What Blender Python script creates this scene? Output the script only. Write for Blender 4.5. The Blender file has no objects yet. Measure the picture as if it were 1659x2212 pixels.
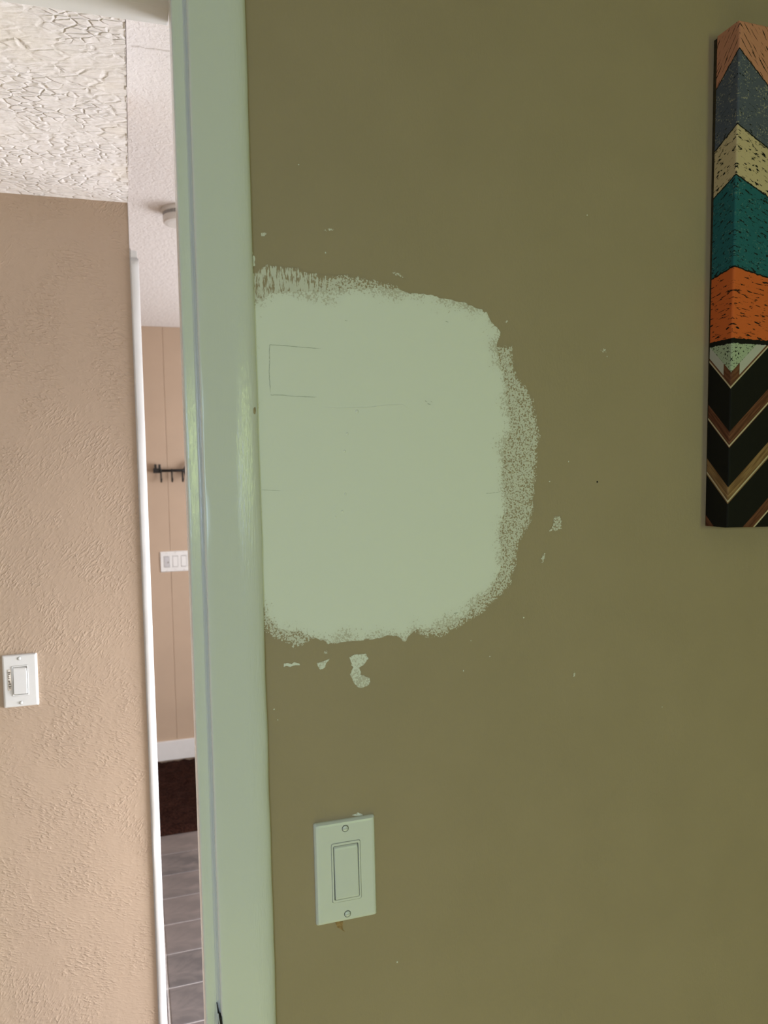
import bpy, bmesh, math, random
import numpy as np
from mathutils import Matrix, Vector

# ------------------------------------------------------------------ scene, camera, light
# Axes: X runs right along the painted wall, Y into the wall (its face is Y = 0), Z up; metres.
S = bpy.context.scene
COL = S.collection
S.view_settings.view_transform = 'Standard'
S.view_settings.look = 'None'
S.view_settings.gamma = 1.0
S.view_settings.use_curve_mapping = False
S.view_settings.exposure = 0.0

cam_d = bpy.data.cameras.new('camera')
cam = bpy.data.objects.new('camera', cam_d)
COL.objects.link(cam)
cam.matrix_world = Matrix(((0.95210301, 0.03646734, -0.30359511, 0.0),
                           (-0.30488975, 0.03761875, -0.9516444, -0.826),
                           (-0.02328307, 0.99862654, 0.04693545, 1.60),
                           (0, 0, 0, 1)))
cam_d.sensor_fit = 'HORIZONTAL'
cam_d.sensor_width = 36.0
cam_d.lens = 1690.0 * 36.0 / 1659.0
cam_d.clip_start = 0.02
cam_d.dof.use_dof = True
cam_d.dof.focus_distance = 1.04
cam_d.dof.aperture_fstop = 11.0
S.camera = cam

world = bpy.data.worlds.new('sky')
S.world = world
world.use_nodes = True
world.node_tree.nodes['Background'].inputs[0].default_value = (0.75, 0.85, 1.0, 1)
world.node_tree.nodes['Background'].inputs[1].default_value = 0.05


def daylight(name, loc, aim, sx, sy, watts, color, spread=120):
    """Daylight standing in one of the window openings."""
    d = bpy.data.lights.new(name, 'AREA')
    d.shape = 'RECTANGLE'
    d.size, d.size_y, d.energy, d.color = sx, sy, watts, color
    d.spread = math.radians(spread)
    o = bpy.data.objects.new(name, d)
    COL.objects.link(o)
    o.location = loc
    o.rotation_euler = Vector(aim).to_track_quat('-Z', 'Y').to_euler()
    return o


daylight('daylight_back_window_left', (-0.85, -3.43, 1.65), (0, 1, -.75), 1.0, .95, 26.8, (.565, .73, 1.0), 140)
daylight('daylight_back_window_right', (1.30, -3.43, 1.70), (0, 1, -.2), .36, .70, 11.4, (.76, 1.0, .36), 140)
daylight('daylight_hall_door', (1.75, .58, .80), (-1, 0, -.36), .75, 1.35, 93.0, (.93, .94, 1.0), 138)
daylight('daylight_mudroom_window', (1.75, 2.3, 1.35), (-1, .35, 0), 1.5, 1.1, 44.0, (.96, .95, 1.0), 165)

# sun through the left window onto the floor of the near room
sun_d = bpy.data.lights.new('sun', 'SUN')
sun_d.energy, sun_d.color, sun_d.angle = 8.2, (.92, 1.0, .11), .01
sun = bpy.data.objects.new('sun', sun_d)
COL.objects.link(sun)
sun.rotation_euler = Vector((1, .25, -.62)).to_track_quat('-Z', 'Y').to_euler()

# ------------------------------------------------------------------ helpers


def prop(o, label=None, cat=None, group=None, kind=None):
    if label: o['label'] = label
    if cat: o['category'] = cat
    if group: o['group'] = group
    if kind: o['kind'] = kind
    return o


def link(name, me, mat=None, parent=None, smooth=False):
    o = bpy.data.objects.new(name, me)
    COL.objects.link(o)
    if mat is not None and not me.materials:
        me.materials.append(mat)
    if parent is not None:
        o.parent = parent
    if smooth:
        me.shade_smooth()
    return o


def from_bm(name, bm, mat=None, parent=None, smooth=False):
    bmesh.ops.recalc_face_normals(bm, faces=bm.faces)
    me = bpy.data.meshes.new(name)
    bm.to_mesh(me)
    bm.free()
    return link(name, me, mat, parent, smooth)


def empty(name, loc=(0, 0, 0)):
    o = bpy.data.objects.new(name, None)
    COL.objects.link(o)
    o.location = loc
    o.empty_display_size = 0.02
    return o


def box(bm, x0, x1, y0, y1, z0, z1):
    v = [bm.verts.new(p) for p in ((x0, y0, z0), (x1, y0, z0), (x1, y1, z0), (x0, y1, z0),
                                   (x0, y0, z1), (x1, y0, z1), (x1, y1, z1), (x0, y1, z1))]
    for f in ((0, 1, 5, 4), (1, 2, 6, 5), (2, 3, 7, 6), (3, 0, 4, 7), (4, 5, 6, 7), (3, 2, 1, 0)):
        bm.faces.new([v[i] for i in f])


def boxes(name, L, mat, parent=None, bevel=0.0):
    bm = bmesh.new()
    for b in L:
        box(bm, *b)
    if bevel:
        bmesh.ops.bevel(bm, geom=bm.edges[:], offset=bevel, segments=2, affect='EDGES', profile=0.6)
    return from_bm(name, bm, mat, parent, smooth=False)


def rrect(w, h, r, n=5):
    """Rounded rectangle loop in X-Z, counter clockwise."""
    pts = []
    for cx, cz, a0 in ((w/2-r, h/2-r, 0), (-w/2+r, h/2-r, 90), (-w/2+r, -h/2+r, 180), (w/2-r, -h/2+r, 270)):
        for k in range(n):
            a = math.radians(a0 + 90*k/(n-1))
            pts.append((cx + r*math.cos(a), cz + r*math.sin(a)))
    return pts


def loft(bm, loops, cap0=True, cap1=True):
    """Skin a list of closed loops of 3-D points."""
    rows = [[bm.verts.new(p) for p in L] for L in loops]
    n = len(rows[0])
    for a, b in zip(rows, rows[1:]):
        for i in range(n):
            bm.faces.new((a[i], a[(i+1) % n], b[(i+1) % n], b[i]))
    if cap0: bm.faces.new(rows[0][::-1])
    if cap1: bm.faces.new(rows[-1])
    return rows


def lathe(bm, prof, n=32, axis='z', c=(0, 0, 0)):
    """Spin (radius, height) pairs."""
    loops = []
    for r, h in prof:
        L = []
        for k in range(n):
            a = 2*math.pi*k/n
            p = (r*math.cos(a), r*math.sin(a), h) if axis == 'z' else (r*math.cos(a), h, r*math.sin(a))
            L.append((p[0]+c[0], p[1]+c[1], p[2]+c[2]))
        loops.append(L)
    loft(bm, loops)


def tube(bm, pts, rad, n=8):
    """Round tube through points, radius per point."""
    P = [Vector(p) for p in pts]
    loops = []
    for i, p in enumerate(P):
        t = (P[min(i+1, len(P)-1)] - P[max(i-1, 0)]).normalized()
        u = t.cross(Vector((0, 1, 0)) if abs(t.y) < .9 else Vector((1, 0, 0))).normalized()
        w = t.cross(u)
        r = rad[i] if isinstance(rad, (list, tuple)) else rad
        loops.append([tuple(p + r*(math.cos(2*math.pi*k/n)*u + math.sin(2*math.pi*k/n)*w)) for k in range(n)])
    loft(bm, loops)


class Nodes:
    """Small wrapper for building a procedural material."""

    def __init__(self, name):
        self.m = bpy.data.materials.new(name)
        self.m.use_nodes = True
        self.t = self.m.node_tree
        self.bsdf = self.t.nodes['Principled BSDF']
        self.co = self.t.nodes.new('ShaderNodeTexCoord').outputs['Object']

    def put(self, sock, v):
        if isinstance(v, bpy.types.NodeSocket):
            self.t.links.new(v, sock)
        elif v is not None:
            if hasattr(sock.default_value, '__len__') and not hasattr(v, '__len__'):
                v = (v,)*len(sock.default_value)
            if hasattr(v, '__len__') and len(v) == 3 and len(sock.default_value) == 4:
                v = (*v, 1)
            sock.default_value = v

    def math(self, op, a, b=None, c=None, clamp=False):
        n = self.t.nodes.new('ShaderNodeMath')
        n.operation = op
        n.use_clamp = clamp
        for i, v in enumerate((a, b, c)):
            if v is not None: self.put(n.inputs[i], v)
        return n.outputs[0]

    def add(self, a, b): return self.math('ADD', a, b)
    def sub(self, a, b): return self.math('SUBTRACT', a, b)
    def mul(self, a, b): return self.math('MULTIPLY', a, b)

    def step(self, x, lo, hi, a=0.0, b=1.0):
        n = self.t.nodes.new('ShaderNodeMapRange')
        n.interpolation_type = 'SMOOTHSTEP'
        n.clamp = True
        for i, v in enumerate((x, lo, hi, a, b)):
            self.put(n.inputs[i], v)
        return n.outputs[0]

    def mix(self, f, a, b):
        n = self.t.nodes.new('ShaderNodeMix')
        n.data_type = 'RGBA'
        self.put(n.inputs[0], f)
        self.put(n.inputs[6], a)
        self.put(n.inputs[7], b)
        return n.outputs[2]

    def lerp(self, f, a, b):
        n = self.t.nodes.new('ShaderNodeMix')
        self.put(n.inputs[0], f)
        self.put(n.inputs[2], a)
        self.put(n.inputs[3], b)
        return n.outputs[0]

    def scale(self, vec, s, rot=None):
        if rot:                                   # turn first, then stretch
            r = self.t.nodes.new('ShaderNodeMapping')
            self.put(r.inputs['Vector'], vec)
            r.inputs['Rotation'].default_value = rot
            vec = r.outputs[0]
        n = self.t.nodes.new('ShaderNodeMapping')
        self.put(n.inputs['Vector'], vec)
        n.inputs['Scale'].default_value = s
        return n.outputs[0]

    def noise(self, vec=None, s=10, detail=3, rough=.55, dist=0.0):
        n = self.t.nodes.new('ShaderNodeTexNoise')
        self.put(n.inputs['Vector'], vec if vec is not None else self.co)
        for k, v in (('Scale', s), ('Detail', detail), ('Roughness', rough), ('Distortion', dist)):
            n.inputs[k].default_value = v
        return n.outputs['Fac']

    def voronoi(self, vec=None, s=10, feature='F1', rnd=1.0):
        n = self.t.nodes.new('ShaderNodeTexVoronoi')
        n.feature = feature
        self.put(n.inputs['Vector'], vec if vec is not None else self.co)
        n.inputs['Scale'].default_value = s
        n.inputs['Randomness'].default_value = rnd
        return n.outputs['Distance']

    def xyz(self, vec=None):
        n = self.t.nodes.new('ShaderNodeSeparateXYZ')
        self.put(n.inputs[0], vec if vec is not None else self.co)
        return n.outputs

    def attr(self, name):
        n = self.t.nodes.new('ShaderNodeAttribute')
        n.attribute_name = name
        return n.outputs['Fac']

    def bump(self, h, dist=.001, strength=1.0, normal=None):
        n = self.t.nodes.new('ShaderNodeBump')
        n.inputs['Strength'].default_value = strength
        n.inputs['Distance'].default_value = dist
        self.put(n.inputs['Height'], h)
        if normal is not None: self.put(n.inputs['Normal'], normal)
        return n.outputs[0]

    def out(self, color=None, rough=.5, spec=.5, normal=None, metal=0.0):
        b = self.bsdf
        self.put(b.inputs['Base Color'], color)
        self.put(b.inputs['Roughness'], rough)
        b.inputs['Specular IOR Level'].default_value = spec
        b.inputs['Metallic'].default_value = metal
        if normal is not None: self.put(b.inputs['Normal'], normal)
        return self.m


def plain(name, color, rough=.5, spec=.5, var=.06, s=40, bump=0.0, metal=0.0):
    N = Nodes(name)
    n = N.noise(s=s, detail=4)
    c = N.mix(N.step(n, .3, .7), tuple(x*(1-var) for x in color), tuple(min(1, x*(1+var)) for x in color))
    return N.out(c, rough, spec, N.bump(n, bump) if bump else None, metal)


# ------------------------------------------------------------------ materials
TAN = (0.375, 0.282, 0.188)        # the same tan wall paint in every room
TAN_HALL_LIT = (0.465, 0.352, 0.256)   # that same paint lightened, the hall's extra brightness put into the colour
PRIMER = (0.83, 0.82, 0.78)
WHITE = (0.72, 0.715, 0.70)

M = {}


def build_materials():
    # smooth roller-textured tan wall
    N = Nodes('tan_wall_paint')
    n1 = N.noise(N.scale(N.co, (1, 1, .55)), s=420, detail=2)
    n2 = N.noise(s=9, detail=3)
    n3 = N.noise(N.scale(N.co, (1, 1, .4)), s=90, detail=2)
    z = N.xyz()[2]
    lumpy = N.step(N.noise(s=6, detail=1), .35, .7, .35, 1.0)
    h = N.mul(N.add(N.mul(n1, .55), N.mul(n3, .7)), lumpy)
    c = N.mix(N.step(n2, .3, .7), tuple(x*.975 for x in TAN), tuple(x*1.02 for x in TAN))
    M['tan'] = N.out(c, N.step(n2, .3, .7, .50, .58), .4, N.bump(h, .00042, 1.0))

    # hand-textured tan hall wall (short curved trowel ridges)
    N = Nodes('textured_tan_wall')
    w = N.noise(s=5, detail=1)
    swirl = N.noise(s=3.0, detail=1)
    ang = N.scale(N.co, (2.0, 1, .75), (0, math.radians(-42), 0))
    ang2 = N.scale(N.co, (.75, 1, 2.0), (0, math.radians(-20), 0))
    a = N.lerp(N.step(swirl, .40, .60), N.noise(ang, s=120, detail=2, rough=.5, dist=.5), N.noise(ang2, s=120, detail=2, rough=.5, dist=.5))
    r = N.step(a, .46, .66)
    area = N.step(N.noise(s=11, detail=3), .36, .64, .18, 1.0)
    fine = N.noise(s=330, detail=2)
    soft = N.noise(s=34, detail=3)
    h = N.add(N.add(N.mul(r, area), N.mul(fine, .20)), N.mul(soft, .9))
    c = N.mix(N.step(w, .3, .7), tuple(x*.985 for x in TAN_HALL_LIT), tuple(x*1.015 for x in TAN_HALL_LIT))
    M['tan_rough'] = N.out(c, .55, .35, N.bump(h, .0007, 1.0))

    M['tan_panel'] = plain('tan_panel_paint', TAN_HALL_LIT, .5, .35, .02, 6)
    M['white_wall'] = plain('white_wall_paint', (.62, .62, .58), .7, .3, .02, 6)

    # heavy torn-flake ceiling texture
    N = Nodes('torn_flake_ceiling')
    warp = N.t.nodes.new('ShaderNodeVectorMath')
    warp.operation = 'MULTIPLY_ADD'
    nz = N.t.nodes.new('ShaderNodeTexNoise')
    N.put(nz.inputs['Vector'], N.co)
    nz.inputs['Scale'].default_value = 38
    nz.inputs['Detail'].default_value = 3
    N.put(warp.inputs[0], nz.outputs['Color'])
    warp.inputs[1].default_value = (.020, .011, 0)
    N.put(warp.inputs[2], N.co)
    wv = N.scale(warp.outputs[0], (.72, 1.2, 1))
    size = N.step(N.noise(s=6, detail=1), .40, .62)
    edge = N.lerp(size, N.voronoi(wv, 62, 'DISTANCE_TO_EDGE'), N.voronoi(wv, 36, 'DISTANCE_TO_EDGE'))
    flake = N.step(edge, .0, .17)
    tilt = N.noise(N.scale(N.co, (.7, 1.3, 1)), s=45, detail=2, dist=.6)
    lost = N.step(N.noise(s=21, detail=2), .36, .56, .25, 1.0)
    fine = N.noise(N.scale(N.co, (.6, 1.4, 1)), s=190, detail=3)
    h = N.add(N.add(N.mul(N.mul(flake, .75), lost), N.mul(tilt, 1.0)), N.mul(fine, .28))
    stain = N.step(N.noise(N.scale(N.co, (1, 1, 1)), s=6, detail=3), .52, .75)
    c = N.mix(N.mul(stain, .5), (.78, .75, .725), (.76, .70, .60))
    M['ceiling_flake'] = N.out(c, .8, .25, N.bump(h, .0030, 1.0))

    # milder stippled ceiling
    N = Nodes('stippled_ceiling')
    h = N.add(N.noise(s=90, detail=4, dist=.8), N.mul(N.noise(s=25, detail=2), .5))
    M['ceiling_stipple'] = N.out((.84, .815, .79), .85, .2, N.bump(h, .0045, 1.0))

    # brushed gloss trim paint
    N = Nodes('brushed_trim_paint')
    st = N.noise(N.scale(N.co, (1, 1, .045)), s=800, detail=3, rough=.6)
    patchy = N.step(N.noise(N.scale(N.co, (1, 1, .4)), s=9, detail=2), .42, .70, .10, 1)
    dab = N.noise(N.scale(N.co, (1, 1, .22)), s=330, detail=3, dist=.6)
    xx = N.xyz()[0]
    brushed = N.add(N.step(xx, .098, .110, .14, 1.0), N.step(xx, .066, .0675, .8, 0))   # the brush marks gather along the edges
    h = N.mul(N.add(N.mul(st, N.add(patchy, .3)), N.mul(dab, .9)), brushed)
    M['trim'] = N.out(WHITE, .17, .5, N.bump(h, .00042, 1.0))
    M['trim_plain'] = plain('white_trim_paint', WHITE, .35, .5, .015, 30, .0004)
    M['plastic'] = plain('white_plastic', (.74, .74, .72), .32, .5, .006, 60)
    M['plastic_grey'] = plain('grey_plastic', (.52, .52, .53), .3, .5, .02, 60)
    M['screw'] = plain('painted_screw', (.74, .75, .72), .22, .6, .02, 90)
    M['dark'] = plain('dark_gap', (.018, .017, .015), .8, .2, .1, 60)
    M['back_gap_shade'] = plain('canvas_gap_shade', (.050, .036, .022), .9, .1, .2, 200)  # shade of the gap behind the canvas, put in as a dark colour
    M['joint'] = plain('dark_plaster_joint', (.20, .17, .15), .9, .1, .3, 120)  # dark tone of the strip along the ceiling step
    M['iron'] = plain('black_iron', (.012, .011, .010), .45, .4, .2, 60)
    M['chip'] = plain('bare_wood_chip', (.40, .31, .20), .7, .3, .25, 220, .0004)
    M['cardboard'] = plain('torn_drywall_paper', (.36, .22, .10), .8, .2, .3, 300, .0005)
    M['crack'] = plain('dark_crack_line', (.24, .25, .19), .9, .1, .3, 200)  # the hairline cracks' own dark colour
    M['tape'] = plain('yellowed_label_tape', (.60, .54, .46), .4, .5, .1, 120)
    M['ink'] = plain('dark_label_ink', (.10, .08, .06), .5, .4, .2, 120)
    M['paint_dab'] = plain('white_label_dab', (.88, .84, .78), .4, .5, .05, 120)
    M['grout'] = plain('grey_grout', (.62, .59, .57), .9, .2, .1, 90)
    M['board'] = plain('pale_floor_board', (.55, .50, .42), .6, .3, .1, 12)

    # slate-look tile; each tile has its own shade
    N = Nodes('slate_tile')
    oi = N.t.nodes.new('ShaderNodeObjectInfo').outputs['Random']
    n = N.noise(N.scale(N.co, (1, 1.6, 1)), s=9, detail=5, dist=.5)
    c = N.mix(N.step(n, .35, .65), (.090, .083, .083), (.185, .160, .150))
    c = N.mix(N.mul(oi, .6), c, (.20, .165, .150))
    M['tile'] = N.out(c, .5, .4, N.bump(n, .001))

    # brown carpet
    N = Nodes('brown_carpet')
    n = N.noise(s=140, detail=3)
    n2 = N.noise(s=14, detail=2)
    c = N.mix(N.step(n, .3, .7), (.012, .005, .004), (.050, .020, .013))
    c = N.mix(N.step(n2, .35, .7, 0, .5), c, (.020, .008, .006))
    M['carpet'] = N.out(c, .95, .05, N.bump(n, .01))

    # primer brushed and rolled over the tan paint, patchy towards its edge
    N = Nodes('primer_over_tan')
    s_mm, o_mm = N.attr('solid_mm'), N.attr('outer_mm')
    x, y, z = N.xyz()
    worm = N.noise(s=520, detail=2, rough=.5, dist=.6)
    strk = N.noise(N.scale(N.co, (1, 1, .16)), s=620, detail=3, rough=.6)
    f_st = N.mul(N.step(z, 1.775, 1.79), N.step(x, .17, .24, 1, 0))
    spk = N.lerp(f_st, worm, strk)
    thr = N.step(o_mm, 0, 6, .56, .45)
    fr = N.mul(N.step(N.sub(spk, thr), -.03, .035), .70)
    # inside: thin places near the edge
    big = N.noise(s=26, detail=2)
    fine = N.noise(s=430, detail=3, dist=.5)
    depth = N.add(s_mm, N.mul(N.sub(big, .42), 40))
    thr2 = N.step(depth, 0, 26, .54, .20)
    hole = N.step(N.sub(fine, thr2), -.07, .05, .52, 1.0)
    wash = N.step(depth, -2, 20, .90, 1.0)
    solid = N.step(N.add(s_mm, N.mul(N.sub(N.noise(s=480, detail=2), .5), 5)), -.25, .25)
    cov = N.lerp(solid, fr, N.mul(hole, wash))
    c = N.mix(cov, TAN, PRIMER)
    hb = N.add(N.mul(cov, .5), N.mul(N.noise(s=60, detail=2), .5))
    M['primer'] = N.out(c, .55, .35, N.bump(hb, .00022))
    M['primer_plain'] = plain('white_primer', PRIMER, .55, .35, .01, 60)

    build_canvas_material()


def build_canvas_material():
    """Wrapped print: distressed chevron planks above, black and wood V stripes below."""
    N = Nodes('chevron_print')
    x, y, z = N.xyz()
    u = N.sub(N.sub(x, y), .038)
    u = N.math('ABSOLUTE', u)
    u = N.math('PINGPONG', u, .205)
    jag = N.mul(N.sub(N.noise(s=220, detail=3), .5), .0035)
    uv = N.t.nodes.new('ShaderNodeCombineXYZ')
    N.put(uv.inputs[0], u)
    N.put(uv.inputs[1], z)
    uv = uv.outputs[0]
    # streaky wear along the plank direction, mirrored at the edge
    def streak(ang, s, sx, detail=4):
        return N.noise(N.scale(uv, (sx, 1, 1), (0, 0, math.radians(ang))), s=s, detail=detail, rough=.62, dist=.4)
    wear1 = streak(50, 420, .10, 3)
    wear2 = streak(25, 330, .34, 4)
    wear3 = streak(8, 340, .22, 4)
    blot = N.noise(uv, s=60, detail=4, dist=.5)
    fine = N.noise(uv, s=420, detail=3)

    def band_line(e, k):
        return N.add(N.sub(N.add(z, N.mul(u, k)), e), jag)

    peach, grey, cream = (.58, .25, .165), (.095, .105, .145), (.60, .455, .29)
    teal, orange, mint = (.022, .125, .150), (.66, .135, .035), (.40, .45, .33)
    ink = (.010, .009, .008)
    # lower V part
    w = N.sub(z, N.mul(u, .95))
    wood_r = N.mix(N.step(streak(-43.5, 420, .06), .3, .7), (.070, .024, .014), (.190, .072, .040))
    wood_t = N.mix(N.step(streak(-43.5, 420, .06), .3, .7), (.155, .075, .035), (.330, .190, .090))

    def inside(v, lo, hi, s=.0004):
        return N.mul(N.step(v, lo-s, lo+s), N.step(v, hi-s, hi+s, 1, 0))
    c = N.mix(inside(w, -.040, -.022), ink, wood_r)
    c = N.mix(inside(w, .029, .0497), c, wood_t)
    c = N.mix(inside(w, .0976, .1175), c, wood_r)
    c = N.mix(inside(w, .170, .190), c, wood_r)
    for e in (-.0385, .0320, .1000, .1715):
        c = N.mix(inside(w, e-.0012, e+.0012), c, (.55, .45, .32))
    c = N.mix(N.mul(inside(w, .1755, .190), N.step(u, .0125, .0130)), c, (.50, .47, .44))
    mt = N.mix(N.step(N.sub(fine, N.mul(blot, .25)), .27, .31), ink, mint)
    c = N.mix(N.step(w, .1895, .1903), c, mt)
    # upper planks
    def worn(col, wr, t, dark=ink, light=None, lt=.66):
        k = N.mix(N.step(wr, t-.025, t+.03), dark, col)
        if light: k = N.mix(N.step(N.mul(fine, N.add(blot, .5)), lt-.05, lt+.04), k, light)
        return k
    cols = [(worn(orange, wear3, .40), .2303, 0.0),
            (worn(teal, wear2, .41, light=(.10, .20, .19)), .3175, .19),
            (worn(cream, wear2, .41), .427, .45),
            (worn(grey, wear2, .37, light=(.30, .27, .22), lt=.62), .4865, .50),
            (worn(peach, wear1, .40), .575, .85)]
    for col, e, k in cols:
        b = band_line(e, k)
        c = N.mix(N.step(b, -.0003, .0003), c, col)
        lw = .0050 if e == .2303 else .0008
        c = N.mix(N.mul(N.step(b, -lw-.0004, -lw+.0004), N.step(b, .0008, .0014, 1, 0)), c, ink)
    weave = N.noise(s=900, detail=1)
    M['print'] = N.out(c, .6, .10, N.bump(weave, .0002))


build_materials()

# ------------------------------------------------------------------ the rooms
H_HALL, H_FAR, H_ROOM = 2.214, 2.445, 2.40
JX = 0.057          # inner face of the right door jamb

wall_front = boxes('wall_front', [(.066, 2.6, 0, .115, 0, H_ROOM + .3), (-2.2, -.92, 0, .115, 0, H_ROOM + .3),
                                  (-.92, .066, 0, .115, 2.135, H_ROOM + .3)], M['tan'])
prop(wall_front, 'tan painted wall with a white primer patch beside the door casing', 'wall', kind='structure')

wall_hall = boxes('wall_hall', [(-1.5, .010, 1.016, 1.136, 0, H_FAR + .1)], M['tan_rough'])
prop(wall_hall, 'trowel-textured tan wall seen through the doorway', 'wall', kind='structure')

ceiling_hall = boxes('ceiling_hall', [(-1.5, .0115, .115, 1.016, H_HALL, H_FAR + .1)], M['ceiling_flake'])
prop(ceiling_hall, 'low white ceiling with coarse torn-flake plaster texture', 'ceiling', kind='structure')
ceiling_far = boxes('ceiling_far', [(.0115, 1.7, .115, 1.136, H_FAR, H_FAR + .1), (-1.5, 1.7, 1.136, 3.70, H_FAR, H_FAR + .1)],
                    M['ceiling_stipple'])
prop(ceiling_far, 'higher stippled white ceiling of the far room', 'ceiling', kind='structure')
seam = []
rng = random.Random(4)
bm = bmesh.new()
y = .118
while y < 1.014:                         # torn plaster edge along the ceiling step
    L = rng.uniform(.006, .022)
    w = rng.uniform(.0003, .0013)
    box(bm, .0112, .0112 + w, y, y + L*.8, H_HALL - rng.uniform(.0, .002), H_HALL + .02)
    y += L
from_bm('torn_edge', bm, M['ceiling_flake'], ceiling_hall)
boxes('open_joint', [(.0116, .0131, .118, .80, H_HALL + .0003, H_HALL + .012)], M['joint'], ceiling_hall)
bm = bmesh.new()
pts = [(.028, .807), (.040, .803), (.052, .808), (.070, .805), (.10, .806)]
for a, b in zip(pts, pts[1:]):
    tube(bm, [(a[0], a[1], H_FAR), (b[0], b[1], H_FAR)], .0022, 6)
from_bm('plaster_ridge', bm, M['ceiling_stipple'], ceiling_far)

# far wall of upright boards with narrow grooves
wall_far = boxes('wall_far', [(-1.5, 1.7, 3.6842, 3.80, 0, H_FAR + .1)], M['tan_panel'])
prop(wall_far, 'tan wall of upright boards at the end of the far room', 'wall', kind='structure')
G, PW = .1814, .3048
k0, k1 = math.floor((-1.5 - G)/PW), math.ceil((1.7 - G)/PW)
for k in range(k0, k1):
    x0, x1 = max(-1.5, G + k*PW + .0012), min(1.7, G + (k+1)*PW - .0012)
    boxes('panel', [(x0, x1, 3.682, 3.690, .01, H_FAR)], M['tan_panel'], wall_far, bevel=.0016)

bb = boxes('baseboard_far', [(-1.5, 1.7, 3.666, 3.682, .03, .138)], M['trim_plain'], bevel=.003)
prop(bb, 'white baseboard between the far tan wall and the brown carpet', 'baseboard', kind='structure')


def holed_wall(name, axis, at, t, a0, a1, z1, holes, mat, label):
    """Wall across X=at (axis x) or Y=at (axis y) with rectangular holes (a, b, z0, z1)."""
    L, a = [], a0
    for h in holes:
        L += [(a, h[0], 0, z1), (h[0], h[1], 0, h[2]), (h[0], h[1], h[3], z1)]
        a = h[1]
    L.append((a, a1, 0, z1))
    B = [((at, at + t, r[0], r[1], r[2], r[3]) if axis == 'x' else (r[0], r[1], at, at + t, r[2], r[3])) for r in L]
    return prop(boxes(name, B, mat), label, 'wall', kind='structure')


def window(n, axis, at, t, h, label):
    """White frame lining a window opening."""
    a, b, z0, z1 = h
    L = [(a, a+.03, z0, z1), (b-.03, b, z0, z1), (a+.03, b-.03, z0, z0+.03), (a+.03, b-.03, z1-.03, z1)]
    B = [((at, at + t, r[0], r[1], r[2], r[3]) if axis == 'x' else (r[0], r[1], at, at + t, r[2], r[3])) for r in L]
    return prop(boxes('window_%d' % n, B, M['trim_plain']), label, 'window', kind='structure')


HL, HH, HM = (-2.65, -.95, .70, 2.0), (.17, .99, .12, 2.04), (1.45, 3.15, .70, 2.0)
HB1, HB2 = (-1.40, -.30, 1.10, 2.20), (1.09, 1.51, 1.32, 2.08)
holed_wall('wall_left', 'x', -2.3, .1, -3.4, 0, H_ROOM, [HL], M['white_wall'], 'pale wall on the left behind the camera')
holed_wall('wall_right', 'x', 2.6, .1, -3.4, 0, H_ROOM, [], M['tan'], 'tan wall on the right behind the camera')
holed_wall('wall_back', 'y', -3.5, .1, -2.3, 2.7, H_ROOM, [HB1, HB2], M['white_wall'], 'pale wall behind the camera')
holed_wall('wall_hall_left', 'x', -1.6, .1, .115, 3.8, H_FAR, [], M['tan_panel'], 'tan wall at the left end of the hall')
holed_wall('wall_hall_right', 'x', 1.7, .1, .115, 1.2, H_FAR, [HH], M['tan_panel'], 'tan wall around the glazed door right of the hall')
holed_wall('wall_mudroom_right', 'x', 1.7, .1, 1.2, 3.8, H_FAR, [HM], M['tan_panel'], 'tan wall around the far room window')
window(1, 'x', -2.3, .1, HL, 'white window frame in the left wall')
window(2, 'y', -3.5, .1, HB1, 'white window frame behind the camera on the left')
window(3, 'y', -3.5, .1, HB2, 'white window frame behind the camera on the right')
window(4, 'x', 1.7, .1, HH, 'white frame of the glazed hall door')
window(5, 'x', 1.7, .1, HM, 'white window frame of the far room')
prop(boxes('ceiling', [(-2.3, 2.7, -3.5, 0, H_ROOM, H_ROOM + .1)], M['white_wall']), 'plain white ceiling over the camera', 'ceiling',
     kind='structure')
prop(boxes('floor', [(-2.3, 2.7, -3.5, .115, -.08, 0)], M['board']), 'wood floor on the near side of the doorway', 'floor', kind='structure')

# tiled floor beyond the doorway: grout bed with single tiles
floor_far = boxes('floor_far', [(-1.6, 1.8, .115, 3.8, -.08, -.003)], M['grout'])
prop(floor_far, 'grey slate-look tile floor of the far room', 'floor', kind='structure')
TY, TX, gr = .184, .610, .0030
bm = bmesh.new()
box(bm, gr, TX - gr, gr, TY - gr, -.006, 0)
bmesh.ops.bevel(bm, geom=[e for e in bm.edges if e.verts[0].co.z > -.001 and e.verts[1].co.z > -.001], offset=.0012, segments=1, affect='EDGES')
tile_me = None
rows = [2.777 - TY*(k+1) for k in range(14)]
for yy in rows:
    for xx in (.046 - TX, .046, .046 + TX):
        if tile_me is None:
            t = from_bm('tile', bm, M['tile'], floor_far)
            tile_me = t.data
        else:
            t = link('tile', tile_me, None, floor_far)
        t.location = (xx, yy, 0)

# carpet with a soft uneven pile
bm = bmesh.new()
rng = np.random.default_rng(3)
nx, ny = 110, 60
vs = []
for j in range(ny+1):
    for i in range(nx+1):
        e = 0 if (j == 0) else 1
        vs.append(bm.verts.new((-1.5 + 3.2*i/nx, 2.775 + .90*j/ny, (.012 + .020*rng.random())*e if j else 0)))
for j in range(ny):
    for i in range(nx):
        q = j*(nx+1) + i
        bm.faces.new((vs[q], vs[q+1], vs[q+nx+2], vs[q+nx+1]))
carpet = from_bm('carpet', bm, M['carpet'], None, smooth=True)
prop(carpet, 'dark brown shaggy carpet at the foot of the far wall', 'carpet', kind='stuff')

# ------------------------------------------------------------------ door casing, jamb, header, corner strip


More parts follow.
